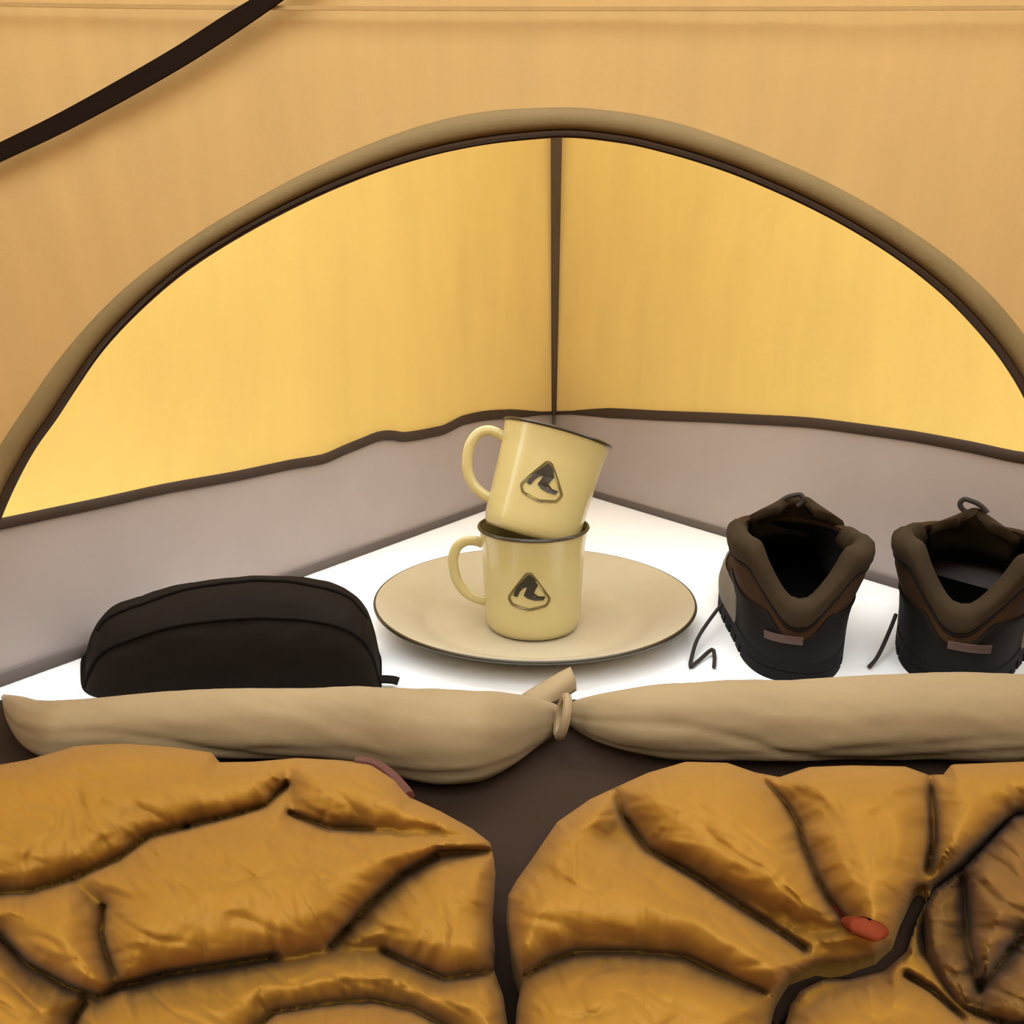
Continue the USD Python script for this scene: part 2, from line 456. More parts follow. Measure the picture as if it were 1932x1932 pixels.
# ================================================================== OBJECTS
# ---- rolled door flap along the threshold
def roll(tops, bots, n=150, m=48, seed=0, tip=(True, True)):
    tops, bots = np.array(tops, float), np.array(bots, float)
    u = np.linspace(tops[0, 0], tops[-1, 0], n)
    from scipy.interpolate import PchipInterpolator as PI
    vt, vb = PI(tops[:, 0], tops[:, 1])(u), PI(bots[:, 0], bots[:, 1])(u)
    pt, pb = PITCH + np.arctan((vt - 966) / FPX), PITCH + np.arctan((vb - 966) / FPX)
    ph, de = (pt + pb) / 2, (pb - pt) / 2
    dist = (H - 0.009) / (np.sin(ph) + np.sin(de))
    r = dist * np.sin(de)
    y, z = dist * np.cos(ph), H - dist * np.sin(ph)
    x = (u - 966) / FPX * (y * CP + (H - z) * SP)
    gth = np.arange(m) * 2 * np.pi / m
    U = np.linspace(0, 1, n)[:, None]
    G = gth[None]
    q = np.stack([U * 5 + 0 * G, np.cos(G) * 1.2 + U * 2.5, np.sin(G) * 1.2 + 0 * U], -1)
    R = r[:, None] * (1 + 0.17 * (meshkit.fbm(q * 1.6, 3, seed) - 0.55) - 0.07 * np.exp(-((G - 2.9 - 1.2 * U + 0.4 * np.sin(U * 9)) / 0.12) ** 2) - 0.05 * np.exp(-((G - 3.9 + 0.9 * U) / 0.1) ** 2))
    V = np.stack([np.broadcast_to(x[:, None], R.shape), y[:, None] + R * np.cos(G), z[:, None] + R * np.sin(G)], -1)
    V[..., 2] = np.maximum(V[..., 2], 0.0085)
    return loft(V), (x, y, z, r)


flap = thing("door_flap", "tan tent door rolled down along the threshold and gathered in the middle", "tent door flap")
lt = [(6, 1310), (30, 1313), (70, 1322), (130, 1320), (250, 1310), (400, 1300), (600, 1296), (800, 1297), (920, 1303), (985, 1310), (1030, 1322), (1062, 1335)]
lb = [(6, 1322), (30, 1372), (70, 1418), (130, 1442), (250, 1436), (400, 1430), (560, 1434), (690, 1448), (760, 1468), (830, 1479), (900, 1474), (960, 1448), (1020, 1405), (1062, 1376)]
mL, _ = roll(lt, lb, seed=3)
obj("flap_roll", mL, "flap", flap, smooth=True)
rt = [(1062, 1338), (1085, 1322), (1120, 1312), (1200, 1298), (1300, 1286), (1400, 1281), (1500, 1282), (1600, 1276), (1720, 1270), (1850, 1268), (1932, 1270), (2020, 1280), (2062, 1300)]
rbm = [(1062, 1362), (1085, 1378), (1120, 1398), (1200, 1423), (1270, 1432), (1400, 1436), (1500, 1438), (1600, 1436), (1720, 1434), (1850, 1436), (1932, 1438), (2020, 1425), (2062, 1340)]
mR, _ = roll(rt, rbm, seed=8)
obj("flap_roll", mR, "flap", flap, smooth=True)
# folded corner that sticks up at the gather
a, b, c_, d_ = at_y(985, 1318, 0.50), at_y(1078, 1262, 0.512), at_y(1082, 1300, 0.505), at_y(1055, 1345, 0.475)
k = np.linspace(0, 1, 10)
P = np.array([[(a * (1 - s) + b * s) * (1 - t) + ((a * 0.4 + d_ * 0.6) * (1 - s) + c_ * s) * t + np.array([0, -0.006, 0.004]) * math.sin(math.pi * t) * (0.4 + 0.6 * math.sin(math.pi * s)) for t in k] for s in k])
obj("folded_corner", sheet(P, 0.003), "flap", flap, smooth=True)
# tie loop round the gather
gc = at_y(1062, 1352, 0.463)
th = np.arange(28) * 2 * np.pi / 28
obj("tie_loop", tube(np.stack([gc[0] + 0.003 * np.sin(th), gc[1] + 0.0125 * np.cos(th), np.maximum(gc[2] + 0.0125 * np.sin(th), 0.012)], -1), 0.0032, 8, closed=True), "flap", flap)

# ---- plate
PC = at_z(1008, 1120, 0.028)
pr_ = abs(at_z(1304, 1120, 0.028)[0] - PC[0])
plate = thing("plate", "large shallow tan enamel plate with a dark rim under the two mugs", "plate", (PC[0], PC[1], 0.0))
prof = [(0, 0.004), (0.095, 0.004), (0.102, 0.0045), (0.112, 0.008), (0.128, 0.019), (pr_ - 0.006, 0.0265), (pr_ - 0.002, 0.0285), (pr_, 0.0285), (pr_, 0.0265), (pr_ - 0.003, 0.0245), (0.130, 0.0165), (0.114, 0.006), (0.103, 0.0022), (0.095, 0.002), (0, 0.002)]
obj("dish", lathe(prof), "plate", plate)
g_ = np.arange(128) * 2 * np.pi / 128
obj("rim", tube(np.stack([pr_ * np.cos(g_), pr_ * np.sin(g_), 0 * g_ + 0.0268], -1), 0.0019, 8, closed=True), "rim", plate)
obj("foot_ring", lathe([(0.088, 0.0), (0.094, 0.0), (0.095, 0.0025), (0.087, 0.0025), (0.088, 0.0)]), "rim", plate)

# ---- mugs
MH, MB, MR = 0.098, 0.0440, 0.0505


def mug_r(z):
    return np.interp(z, [0, 0.012, MH * 0.82, MH], [MB, MB + 0.0012, MR - 0.0024, MR])


def wrap(poly, ang, zc, lift=0.0005):
    """Flat print cut to a polygon (metres) and laid on the mug's side."""
    parts = []
    for p in getattr(poly, "geoms", [poly]):
        p = shapely.segmentize(p, 0.0006)
        e = trimesh.creation.extrude_polygon(p, 1.0, engine="earcut")
        v = np.array(e.vertices)
        z = v[:, 1] + zc
        r = mug_r(z) + np.where(v[:, 2] > 0.5, lift, -0.0002)
        t = ang + v[:, 0] / mug_r(zc)
        e.vertices = np.stack([r * np.cos(t), r * np.sin(t), z], -1)
        parts.append(e)
    return trimesh.util.concatenate(parts)


def mug_parts(root):
    prof = [(0, 0.0), (MB - 0.007, 0.0), (MB - 0.002, 0.0015), (MB, 0.006), (MB + 0.0012, 0.012)]
    zs = np.linspace(0.02, MH, 14)
    prof += [(mug_r(z), z) for z in zs]
    prof += [(mug_r(z) - 0.0014, z) for z in zs[::-1]] + [(MB - 0.001, 0.008), (MB - 0.008, 0.002), (0, 0.002)]
    obj("body", lathe(prof), "enamel", root, smooth=50)
    obj("rim", tube(np.stack([MR * np.cos(g_), MR * np.sin(g_), 0 * g_ + MH], -1), 0.0016, 8, closed=True), "rim", root)
    hp = smooth_path([(-mug_r(0.080) + 0.001, 0, 0.081), (-0.060, 0, 0.084), (-0.071, 0, 0.078), (-0.0755, 0, 0.064), (-0.073, 0, 0.048), (-0.065, 0, 0.034), (-0.055, 0, 0.027), (-mug_r(0.024) + 0.001, 0, 0.024)], 40)
    obj("handle", tube(hp, 0.0048, 12, flat=0.5, up=(0.3, 0, 1.0) if False else None), "enamel", root)
    s = 0.00053
    an, zc = math.radians(-96), 0.052
    tri = Polygon([(-36, -20), (36, -20), (30, -30), (0, -37), (-30, -30)]).union(Polygon([(-38, -18), (0, 36), (38, -18), (30, -28), (-30, -28)])).buffer(-8).buffer(10).buffer(-2).buffer(1.0)
    outline = tri.difference(tri.buffer(-4.2))
    glyph = Polygon([(-26, -12), (-20, 4), (-8, 18), (0, 27), (8, 20), (14, 8), (10, 0), (8, -6), (16, -12), (27, -13), (24, -18), (10, -18), (-1, -15), (-8, -10), (-4, 0), (-2, 6), (-9, 4), (-16, -4), (-20, -13)]).buffer(1.2).buffer(-0.6)
    from shapely import affinity
    obj("emblem_outline", wrap(affinity.scale(outline, s, s, origin=(0, 0)), an, zc, 0.0008), "emblem_line", root)
    obj("emblem", wrap(affinity.scale(glyph, s, s, origin=(0, 0)), an, zc, 0.0009), "emblem", root)


MBASE = at_z(1005, 1178, 0.0045)
mug = thing("mug", "cream enamel mug standing upright on the tan plate, another mug on it", "mug", (MBASE[0], MBASE[1], 0.0045), group="stacked mugs")
mug_parts(mug)
mug2 = thing("mug", "cream enamel mug tilted on top of another mug", "mug", (MBASE[0] - 0.004, MBASE[1] - 0.003, 0.0045 + MH - 0.0085), (-13, 16, 0), group="stacked mugs")
mug_parts(mug2)

# ---- black pouch
PY = 0.595
sil = np.array([(156, 1300), (158, 1285), (165, 1235), (178, 1195), (195, 1172), (220, 1156), (290, 1125), (350, 1108), (420, 1098), (480, 1094), (560, 1096), (620, 1108), (660, 1125), (688, 1152), (705, 1195), (714, 1250), (720, 1290), (722, 1300)], float)
us = np.concatenate([156 + 283 * (1 - np.cos(np.linspace(0, np.pi, 70)))])
vs = np.interp(us, sil[:, 0], sil[:, 1])
vs = ndimage.gaussian_filter1d(vs, 1.0, mode="nearest")
top = at_y(us, vs, PY)
hz = np.maximum(top[:, 2], 0.002)
hz = hz * np.clip(np.sqrt(np.clip(1 - np.abs(np.linspace(-1, 1, 70)) ** 14, 0.0, 1)), 0.15, 1)
xs = top[:, 0]
dep = 0.050 * np.clip(1 - np.abs(np.linspace(-1, 1, 70)) ** 6, 0.02, 1) ** 0.5
rings = []
m_ = 44
for i in range(70):
    t = np.linspace(np.pi, 0, m_ - 12)
    ce, se = np.cos(t), np.sin(t)
    yy = np.sign(ce) * np.abs(ce) ** 0.75 * dep[i]
    zz = np.abs(se) ** 0.75 * hz[i]
    yb = np.linspace(dep[i], -dep[i], 14)[1:-1]
    ring = np.concatenate([np.stack([np.full(len(t), xs[i]), PY + yy, zz], -1), np.stack([np.full(12, xs[i]), PY + yb, np.zeros(12)], -1)])
    rings.append(ring)
rings = np.array(rings)
rings[..., 0] *= 1 + (rings[..., 1] - PY) / PY * 0.9
dn = meshkit.fbm(rings * np.array([26, 30, 60.0]), 3, 4) - 0.5
cz = rings.mean(1, keepdims=True)
rr = rings - cz
rings = rings + rr / (np.linalg.norm(rr, axis=-1, keepdims=True) + 1e-9) * (0.008 * dn * np.clip(rings[..., 2] / 0.02, 0, 1))[..., None]
rings[..., 2] = np.maximum(rings[..., 2], 0.0005)
pouch = thing("pouch", "black soft cloth pouch lying left of the plate behind the rolled door", "pouch")
obj("body", loft(rings), "black", pouch, smooth=True)
pip = rings[4:66, 8] + np.array([0, -0.001, 0.001])
obj("piping", tube(pip, 0.0016, 8), "black_pipe", pouch)
zp = rings[10:60, 15] + np.array([0, -0.0005, 0.001])
obj("zipper", tube(zp, 0.0014, 8, flat=0.5), "black_pipe", pouch)
tb = at_z(718, 1290, 0.004)
tp = smooth_path([tb + np.array([-0.02, 0.0, 0.004]), tb + np.array([0, 0, 0.004]), tb + np.array([0.010, 0, 0.0035]), tb + np.array([0.0145, 0, 0.002])], 14)
obj("pull_tab", tube(tp, 0.0055, 10, flat=0.45, up=(0, 0, 1)), "black_pipe", pouch)

# ---- hiking boots
def boot(root, mir):
    """A right-hand last seen from its heel (heel at y = 0, toe towards +y); mir = -1 mirrors it."""
    zl = np.array([0.016, 0.028, 0.042, 0.056, 0.068, 0.082, 0.100, 0.120, 0.145])
    yh = np.array([-0.002, -0.006, -0.008, -0.007, -0.004, -0.002, -0.003, -0.006, -0.010])
    yf = np.array([0.285, 0.290, 0.285, 0.262, 0.205, 0.165, 0.142, 0.134, 0.130])
    wh = np.array([0.047, 0.047, 0.048, 0.050, 0.0530, 0.0560, 0.0560, 0.0525, 0.048])    # half width about the ankle
    wt = np.array([0.055, 0.056, 0.053, 0.046, 0.046, 0.050, 0.053, 0.055, 0.055])    # half width at the ball

    nth = 96
    th = np.arange(nth) * 2 * np.pi / nth - np.pi / 2          # starts at the heel (-y)

    def outline(z, inset=0.0, tt=th):
        a, b = np.interp(z, zl, yh) + inset, np.interp(z, zl, yf) - inset
        w0, w1 = np.interp(z, zl, wh) - inset, np.interp(z, zl, wt) - inset
        s = np.sin(tt)
        cc = np.cos(tt)
        yy = (a + b) / 2 + (b - a) / 2 * np.sign(s) * np.abs(s) ** 0.8
        k = np.clip((yy - 0.05) / 0.12, 0, 1)
        k = k * k * (3 - 2 * k)
        w = w0 * (1 - k) + w1 * k
        xx = w * np.sign(cc) * np.abs(cc) ** 0.72 + 0.008 * k
        return xx, yy

    def ztop(tt):
        x, y = outline(0.12, 0, tt)
        hv = np.abs(x) / 0.036
        hv = np.abs(hv) ** 1.45
        back = 0.064 + 0.048 * np.clip(hv, 0, 1.0)
        return np.where(y < 0.07, np.minimum(back, 0.112), 0.106)

    zt = ztop(th)
    zt = ndimage.gaussian_filter1d(zt, 1.2, mode="wrap")

    def skin(z0, inset, n=26, dz=0.0):
        rows = []
        for v in np.linspace(0, 1, n):
            z = z0 + v * (zt + dz - z0)
            x, y = outline(z, inset)
            rows.append(np.stack([x * mir, y, z], -1))
        return np.array(rows)

    outer = skin(0.016, 0.0)
    inner = skin(0.022, 0.009)[::-1]
    shell = np.concatenate([outer, inner])
    ml = loft(shell)
    obj("upper", ml, "boot", root, smooth=50)
    # black lining just inside
    lin = skin(0.024, 0.0100, dz=-0.004)
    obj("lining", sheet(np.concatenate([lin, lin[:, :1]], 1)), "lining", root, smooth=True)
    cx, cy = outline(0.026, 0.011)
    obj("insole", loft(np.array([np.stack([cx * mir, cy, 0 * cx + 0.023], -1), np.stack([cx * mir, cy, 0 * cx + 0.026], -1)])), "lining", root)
    # padded collar: a soft band over the rim, with a stitched line under it
    cx, cy = outline(zt, 0.0045)
    half = nth // 2
    order = [(i - half) % nth for i in range(nth)]
    order = [i for i in order if cy[i] < 0.105]
    rows = []
    for off, ins in ((0.0195, 0.001), (0.0187, -0.0018), (0.014, -0.0036), (0.008, -0.0046), (0.003, -0.0045), (-0.0015, -0.0005), (-0.0030, 0.0045), (-0.0015, 0.0090), (0.004, 0.0125), (0.012, 0.0135), (0.018, 0.0105)):
        x, y = outline(zt[order] - off, ins, th[order])
        rows.append(np.stack([x * mir, y, zt[order] - off], -1))
    R = np.array(rows)
    obj("collar", sheet(R if mir < 0 else R[:, ::-1]), "collar", root, smooth=True)
    x, y = outline(zt[order] - 0.0208, -0.0008, th[order])
    obj("collar_seam", tube(smooth_path(np.stack([x * mir, y, zt[order] - 0.0208], -1), 80), 0.0011, 6), "boot_dark", root)
    # heel counter: dark panel around the heel
    hsel = [i for i in order if cy[i] < 0.062]
    rows = []
    for v in np.linspace(0, 1, 12):
        z = 0.017 + v * (np.minimum(zt[hsel] - 0.031, 0.060) - 0.017)
        x, y = outline(z, -0.0022, th[hsel])
        rows.append(np.stack([x * mir, y, z], -1))
    R = np.array(rows)
    obj("heel_counter", sheet(R if mir < 0 else R[:, ::-1], 0.002), "boot_dark", root, smooth=True)
    # heel label
    lt_ = np.linspace(-0.20, 0.20, 7) - np.pi / 2 + 0.16
    rows = []
    for z in np.linspace(0.0365, 0.0435, 3):
        x, y = outline(np.full(7, z), -0.0042, lt_)
        rows.append(np.stack([x * mir, y, np.full(7, z)], -1))
    R = np.array(rows)
    obj("heel_label", sheet(R if mir < 0 else R[:, ::-1], 0.001), "label", root, smooth=True)
    # light grey side panel of the forefoot, on the outer side and round the toe
    sel = np.linspace(-0.42, np.pi + 0.42, 90)
    rows = []
    for v in np.linspace(0, 1, 8):
        x, y = outline(np.full(90, 0.0), 0, sel)
        z = 0.017 + v * np.interp(y, [0.03, 0.09, 0.2, 0.29], [0.012, 0.034, 0.026, 0.02])
        x, y = outline(z, -0.0032, sel)
        rows.append(np.stack([x * mir, y, z], -1))
    R = np.array(rows)
    obj("side_panel", sheet(R[:, ::-1] if mir > 0 else R, 0.002), "rand", root, smooth=True)
    # tongue
    k = np.linspace(-1, 1, 15)
    rows = []
    for s in np.linspace(0, 1, 16):
        z = 0.062 + s * 0.062
        y0 = np.interp(z, [0.062, 0.085, 0.115, 0.15], [0.19, 0.150, 0.128, 0.112])
        w = 0.038 * (1 - max(0, (s - 0.72) / 0.28) ** 2 * 0.62)
        rows.append(np.stack([k * w * mir, y0 - 0.014 * k * k - 0.002, z - 0.010 * k * k * s], -1))
    obj("tongue", sheet(np.array(rows), 0.008), "collar", root, smooth=True)
    lp = smooth_path([(-0.004, 0.120, 0.120), (-0.009, 0.120, 0.127), (-0.006, 0.121, 0.131), (0.003, 0.120, 0.129), (0.013, 0.119, 0.121)], 24)
    lp[:, 0] = lp[:, 0] * mir - 0.004
    obj("pull_loop", tube(lp, 0.0022, 8), "lace", root)
    # lacing up the instep
    for q in range(4):
        z = 0.066 + q * 0.010
        y0 = float(np.interp(z, [0.062, 0.085, 0.115, 0.15], [0.2, 0.160, 0.138, 0.122]))
        p = smooth_path([(-0.030, y0 - 0.010, z), (0, y0 + 0.006, z + 0.004), (0.030, y0 - 0.010, z)], 16)
        obj("lace_row", tube(p, 0.0018, 6), "lace", root)
    # sole: outsole with lugs and a heel step
    x, y = outline(np.full(nth, 0.016), -0.003)
    poly = Polygon(np.stack([x * mir, y], -1)).buffer(0)
    cuts = unary_union([LineString([(-0.08, q), (-0.042, q)]).buffer(0.003) for q in np.arange(0.02, 0.28, 0.022)] + [LineString([(0.042, q), (0.08, q)]).buffer(0.003) for q in np.arange(0.02, 0.28, 0.022)])
    low = poly.difference(cuts)
    low = max(getattr(low, "geoms", [low]), key=lambda p: p.area)
    a_ = trimesh.creation.extrude_polygon(low, 0.010, engine="earcut")
    b_ = trimesh.creation.extrude_polygon(poly, 0.010, engine="earcut")
    b_.apply_translation((0, 0, 0.009))
    obj("sole", trimesh.util.concatenate([a_, b_]), "sole", root, smooth=False)


RZL, RZR = -17, -32
bl = at_z(1496, 1288, 0.0)
bt = thing("hiking_boot", "brown hiking boot nearer the plate, heel towards the camera", "boot", (bl[0], bl[1] + 0.004, 0.0), (0, 0, RZL), group="pair of hiking boots")
boot(bt, -1)
lace = lambda pts, root, loc, rz: (lambda R: (np.array(pts) - np.array(loc)) @ R)(np.array([[math.cos(math.radians(rz)), -math.sin(math.radians(rz)), 0], [math.sin(math.radians(rz)), math.cos(math.radians(rz)), 0], [0, 0, 1]]))


def lace_px(root, pts, loc, rz):
    w = np.array([at_y(u, v, y) for u, v, y in pts])
    w[:, 2] = np.maximum(w[:, 2], 0.003)
    obj("lace", tube(smooth_path(lace(w, root, loc, rz), 40), 0.0017, 8), "lace", root)


L0 = (bl[0], bl[1] + 0.004, 0.0)
lace_px(bt, [(1362, 1140, 0.70), (1335, 1175, 0.66), (1312, 1215, 0.63), (1303, 1250, 0.61), (1302, 1276, 0.60), (1315, 1255, 0.61), (1345, 1225, 0.63), (1348, 1240, 0.62), (1346, 1272, 0.60)], L0, RZL)
br = at_z(1795, 1300, 0.0)
bt2 = thing("hiking_boot", "brown hiking boot on the far right at the picture's edge, heel towards the camera", "boot", (br[0], br[1] + 0.004, 0.0), (0, 0, RZR), group="pair of hiking boots")
boot(bt2, 1)
R0 = (br[0], br[1] + 0.004, 0.0)
lace_px(bt2, [(1690, 1160, 0.66), (1672, 1205, 0.63), (1655, 1240, 0.61), (1638, 1272, 0.60)], R0, RZR)
lace_px(bt2, [(1925, 1190, 0.64), (1912, 1220, 0.62), (1895, 1262, 0.60)], R0, RZR)

# ---- sleeping bags: quilted shells of puffed compartments
CELL = 4.5


def quilt(outline, puffs, zlow, seed, deep=(), CRUMPLE=1.5, hole=None, EDGE=34.0):
    shell_out = Polygon(outline).buffer(0)
    out = shell_out.difference(LineString(hole[0]).buffer(hole[1])) if hole else shell_out
    x0, y0, x1, y1 = out.bounds
    us, vs = np.arange(x0 - CELL, x1 + 2 * CELL, CELL), np.arange(y0 - CELL, y1 + 2 * CELL, CELL)
    U, V = np.meshgrid(us, vs, indexing="ij")
    pts = shapely.points(U, V)
    inside = shapely.contains(out, pts)
    dout = shapely.distance(shell_out.exterior, pts)
    if hole:
        dout = np.minimum(dout, 1.3 * shapely.distance(LineString(hole[0]).buffer(hole[1]), pts))
    h = np.full(U.shape, np.nan)
    puck = np.zeros(U.shape)
    for poly, base, amp, wid in puffs:
        pg = Polygon(poly).buffer(0)
        ins = shapely.contains(pg, pts)
        d = np.where(ins, shapely.distance(pg.exterior, pts), 0)
        q = 1 - np.clip(d / wid, 0, 1)
        bulge = np.clip(1 - q * q, 0, 1) ** 0.52
        along = shapely.line_locate_point(pg.exterior, pts)
        z0 = 0 * U
        p1 = meshkit.noise(np.stack([along / 17.0, d / 120, z0 + seed], -1), seed) + 0.6 * meshkit.noise(np.stack([along / 8.5, d / 90, z0 + 3.3], -1), seed + 1) - 0.8
        reach = 26 + 70 * meshkit.noise(np.stack([along / 60.0, z0, z0 + 9], -1), seed + 5) ** 2
        puck = np.where(ins, p1 * np.exp(-d / reach) * np.clip(d / 8, 0, 1), puck)
        h = np.where(ins, base + amp * bulge, h)
    near_ = ndimage.distance_transform_edt(np.isnan(h), return_distances=False, return_indices=True)
    h = h[tuple(near_)]
    h = ndimage.gaussian_filter(h, 1.5)
    for line, wid, depth in deep:
        dl = shapely.distance(LineString(line), pts)
        h = h - depth * np.exp(-((dl / wid) ** 2))
    w1, w2 = meshkit.noise(np.stack([U / 90, V / 90, 0 * U], -1), seed + 40) - 0.5, meshkit.noise(np.stack([U / 90, V / 90, 0 * U + 7], -1), seed + 41) - 0.5
    n3 = np.stack([U / 130 + 1.1 * w1, V / 85 + 1.1 * w2, 0 * U], -1)
    rid = np.abs(2 * meshkit.fbm(n3, 4, seed + 2) - 1)
    n4 = np.stack([(U + 0.8 * V) / 150 + w2, (V - 0.5 * U) / 40 + w1, 0 * U], -1)
    rid2 = np.abs(2 * meshkit.noise(n4, seed + 17) - 1)
    soft = meshkit.fbm(np.stack([U / 150, V / 110, 0 * U], -1), 3, seed + 7) - 0.5
    h = h + 0.0052 * puck + 0.0030 * (np.minimum(rid, 0.35) - 0.2) * CRUMPLE + 0.0018 * np.minimum(rid2, 0.5) * CRUMPLE + 0.010 * soft
    q = 1 - np.clip(dout / EDGE, 0, 1)
    edge = np.sqrt(np.clip(1 - q * q, 0, 1))
    z = zlow + np.maximum(np.where(h > 0, h * edge, h * np.clip(edge * 2 - 1, 0, 1)), -0.029)
    # keep the grid cells whose corners are inside; the outer vertices go to the outline
    vin = inside
    cell = vin[:-1, :-1] & vin[1:, :-1] & vin[1:, 1:] & vin[:-1, 1:]
    nU, nV = U.shape
    ii, jj = np.nonzero(cell)
    a, b, c, d = ii * nV + jj, (ii + 1) * nV + jj, (ii + 1) * nV + jj + 1, ii * nV + jj + 1
    F = np.vstack([np.stack([a, d, c], 1), np.stack([a, c, b], 1)])
    e = np.sort(np.vstack([F[:, [0, 1]], F[:, [1, 2]], F[:, [2, 0]]]), 1)
    de = np.vstack([F[:, [0, 1]], F[:, [1, 2]], F[:, [2, 0]]])
    _, inv, cnt = np.unique(e, axis=0, return_inverse=True, return_counts=True)
    be = de[cnt[inv.ravel()] == 1]
    bv = np.unique(be)
    Uf, Vf, zf = U.ravel().copy(), V.ravel().copy(), z.ravel().copy()
    pp = shapely.points(Uf[bv], Vf[bv])
    near = shapely.get_coordinates(shapely.shortest_line(out.boundary, pp)).reshape(-1, 2, 2)[:, 0]
    Uf[bv], Vf[bv] = near[:, 0], near[:, 1]
    rimw = (shapely.distance(shell_out.exterior, shapely.points(near[:, 0], near[:, 1])) < 3.0).astype(float)
    zf[bv] = zlow
    W = at_z(Uf, Vf, zf)
    cen = W[np.unique(F)].mean(0)
    # the shell turns under along its edge and comes down to the floor
    rows = []
    base = W[bv]
    for k, (dz, dr) in enumerate(((0.6, -0.001), (0.2, -0.007), (0.0, -0.018))):
        s = base.copy()
        s[:, 2] = 0.0085 + (zlow - 0.0085) * dz
        dirn = (base - cen) * np.array([1, 1, 0])
        dirn /= np.linalg.norm(dirn, axis=1, keepdims=True) + 1e-9
        s += dirn * dr * rimw[:, None]
        rows.append(s)
    off = len(W)
    allv = np.vstack([W] + rows)
    pos = {int(v): i for i, v in enumerate(bv)}
    ea = np.array([pos[int(x)] for x in be[:, 0]])
    eb = np.array([pos[int(x)] for x in be[:, 1]])
    prev_a, prev_b = be[:, 0], be[:, 1]
    Fs = [F]
    for k in range(3):
        na, nb = off + k * len(bv) + ea, off + k * len(bv) + eb
        Fs += [np.stack([prev_b, prev_a, na], 1), np.stack([prev_b, na, nb], 1)]
        prev_a, prev_b = na, nb
    F = np.vstack(Fs)
    used = np.unique(F)
    remap = np.full(len(allv), -1)
    remap[used] = np.arange(len(used))
    m = trimesh.Trimesh(allv[used], remap[F], process=False)

    def height(u, v):
        i, j = (u - us[0]) / CELL, (v - vs[0]) / CELL
        return float(ndimage.map_coordinates(z, [[i], [j]], order=1)[0])
    return m, height


E = 2760
left_out = [(-420, 1470), (-200, 1448), (-20, 1446), (50, 1434), (100, 1420), (140, 1408), (180, 1405), (240, 1403), (330, 1410), (400, 1420), (414, 1438), (480, 1437), (560, 1430), (640, 1434), (700, 1441), (745, 1470), (775, 1505),
            (830, 1530), (890, 1563), (925, 1590), (932, 1620), (935, 1650), (931, 1690), (930, 1740), (934, 1790), (932, 1830), (950, 1880), (962, 1960), (965, 2100), (950, E), (-700, E)]
left_puffs = [
    ([(-700, 1700), (-420, 1465), (-200, 1440), (-20, 1440), (60, 1430), (130, 1400), (240, 1396), (330, 1402), (408, 1412), (416, 1434), (545, 1425), (540, 1478), (500, 1520), (430, 1540), (350, 1560), (280, 1578), (220, 1620), (140, 1655), (60, 1680), (-200, 1692)], 0.012, 0.030, 105),
    ([(547, 1425), (640, 1425), (705, 1435), (755, 1470), (785, 1502), (835, 1524), (895, 1558), (932, 1590), (850, 1577), (760, 1572), (680, 1562), (620, 1560), (548, 1535), (545, 1480)], 0.014, 0.026, 80),
    ([(140, 1660), (220, 1625), (280, 1582), (350, 1564), (430, 1544), (500, 1525), (540, 1500), (547, 1538), (620, 1564), (680, 1566), (760, 1575), (850, 1580), (930, 1594), (828, 1606), (750, 1648), (688, 1708), (621, 1780), (517, 1799), (414, 1817), (310, 1832), (222, 1857), (202, 1800), (194, 1760), (197, 1712)], 0.020, 0.032, 125),
    ([(-700, 1740), (-200, 1697), (60, 1685), (138, 1662), (192, 1714), (188, 1765), (197, 1805), (216, 1857), (186, 1876), (130, 1855), (52, 1814), (0, 1757), (-100, 1726)], 0.018, 0.028, 95),
    ([(940, 1606), (828, 1622), (756, 1662), (696, 1722), (632, 1788), (725, 1790), (776, 1816), (838, 1842), (925, 1830), (945, 1790), (940, 1740), (940, 1690)], 0.006, 0.030, 85),
    ([(632, 1794), (720, 1797), (776, 1823), (838, 1850), (921, 1838), (945, 1850), (960, 1880), (975, 1960), (975, 2020), (860, 1945), (780, 1902), (700, 1885), (600, 1893), (517, 1908), (470, 1945), (420, 2060), (140, 2060), (138, 1932), (150, 1899), (190, 1890), (225, 1868), (310, 1843), (414, 1828), (517, 1812)], 0.008, 0.026, 95),
    ([(430, 2060), (475, 1950), (520, 1914), (600, 1899), (700, 1891), (780, 1908), (860, 1952), (985, 2040), (985, 2260), (700, 2330), (430, 2250)], 0.012, 0.032, 110),
    ([(-700, 1760), (-100, 1738), (0, 1776), (52, 1832), (130, 1872), (176, 1890), (140, 1902), (126, 1932), (132, 2070), (424, 2070), (424, 2240), (100, 2290), (-700, 2200)], 0.006, 0.028, 95),
    ([(-700, 2210), (100, 2300), (430, 2260), (700, 2340), (985, 2270), (985, E + 30), (-700, E + 30)], 0.012, 0.034, 160),
]
right_out = [(958, 1690), (975, 1660), (1000, 1626), (1051, 1551), (1113, 1508), (1160, 1486), (1222, 1458), (1294, 1437), (1372, 1439), (1424, 1457), (1470, 1466), (1527, 1447), (1605, 1444), (1708, 1446), (1752, 1462), (1780, 1461), (1795, 1442), (1932, 1437),
             (2150, 1450), (2400, 1500), (2700, E), (985, E), (975, 2100), (970, 1960), (975, 1900), (985, 1850), (965, 1800), (955, 1740)]
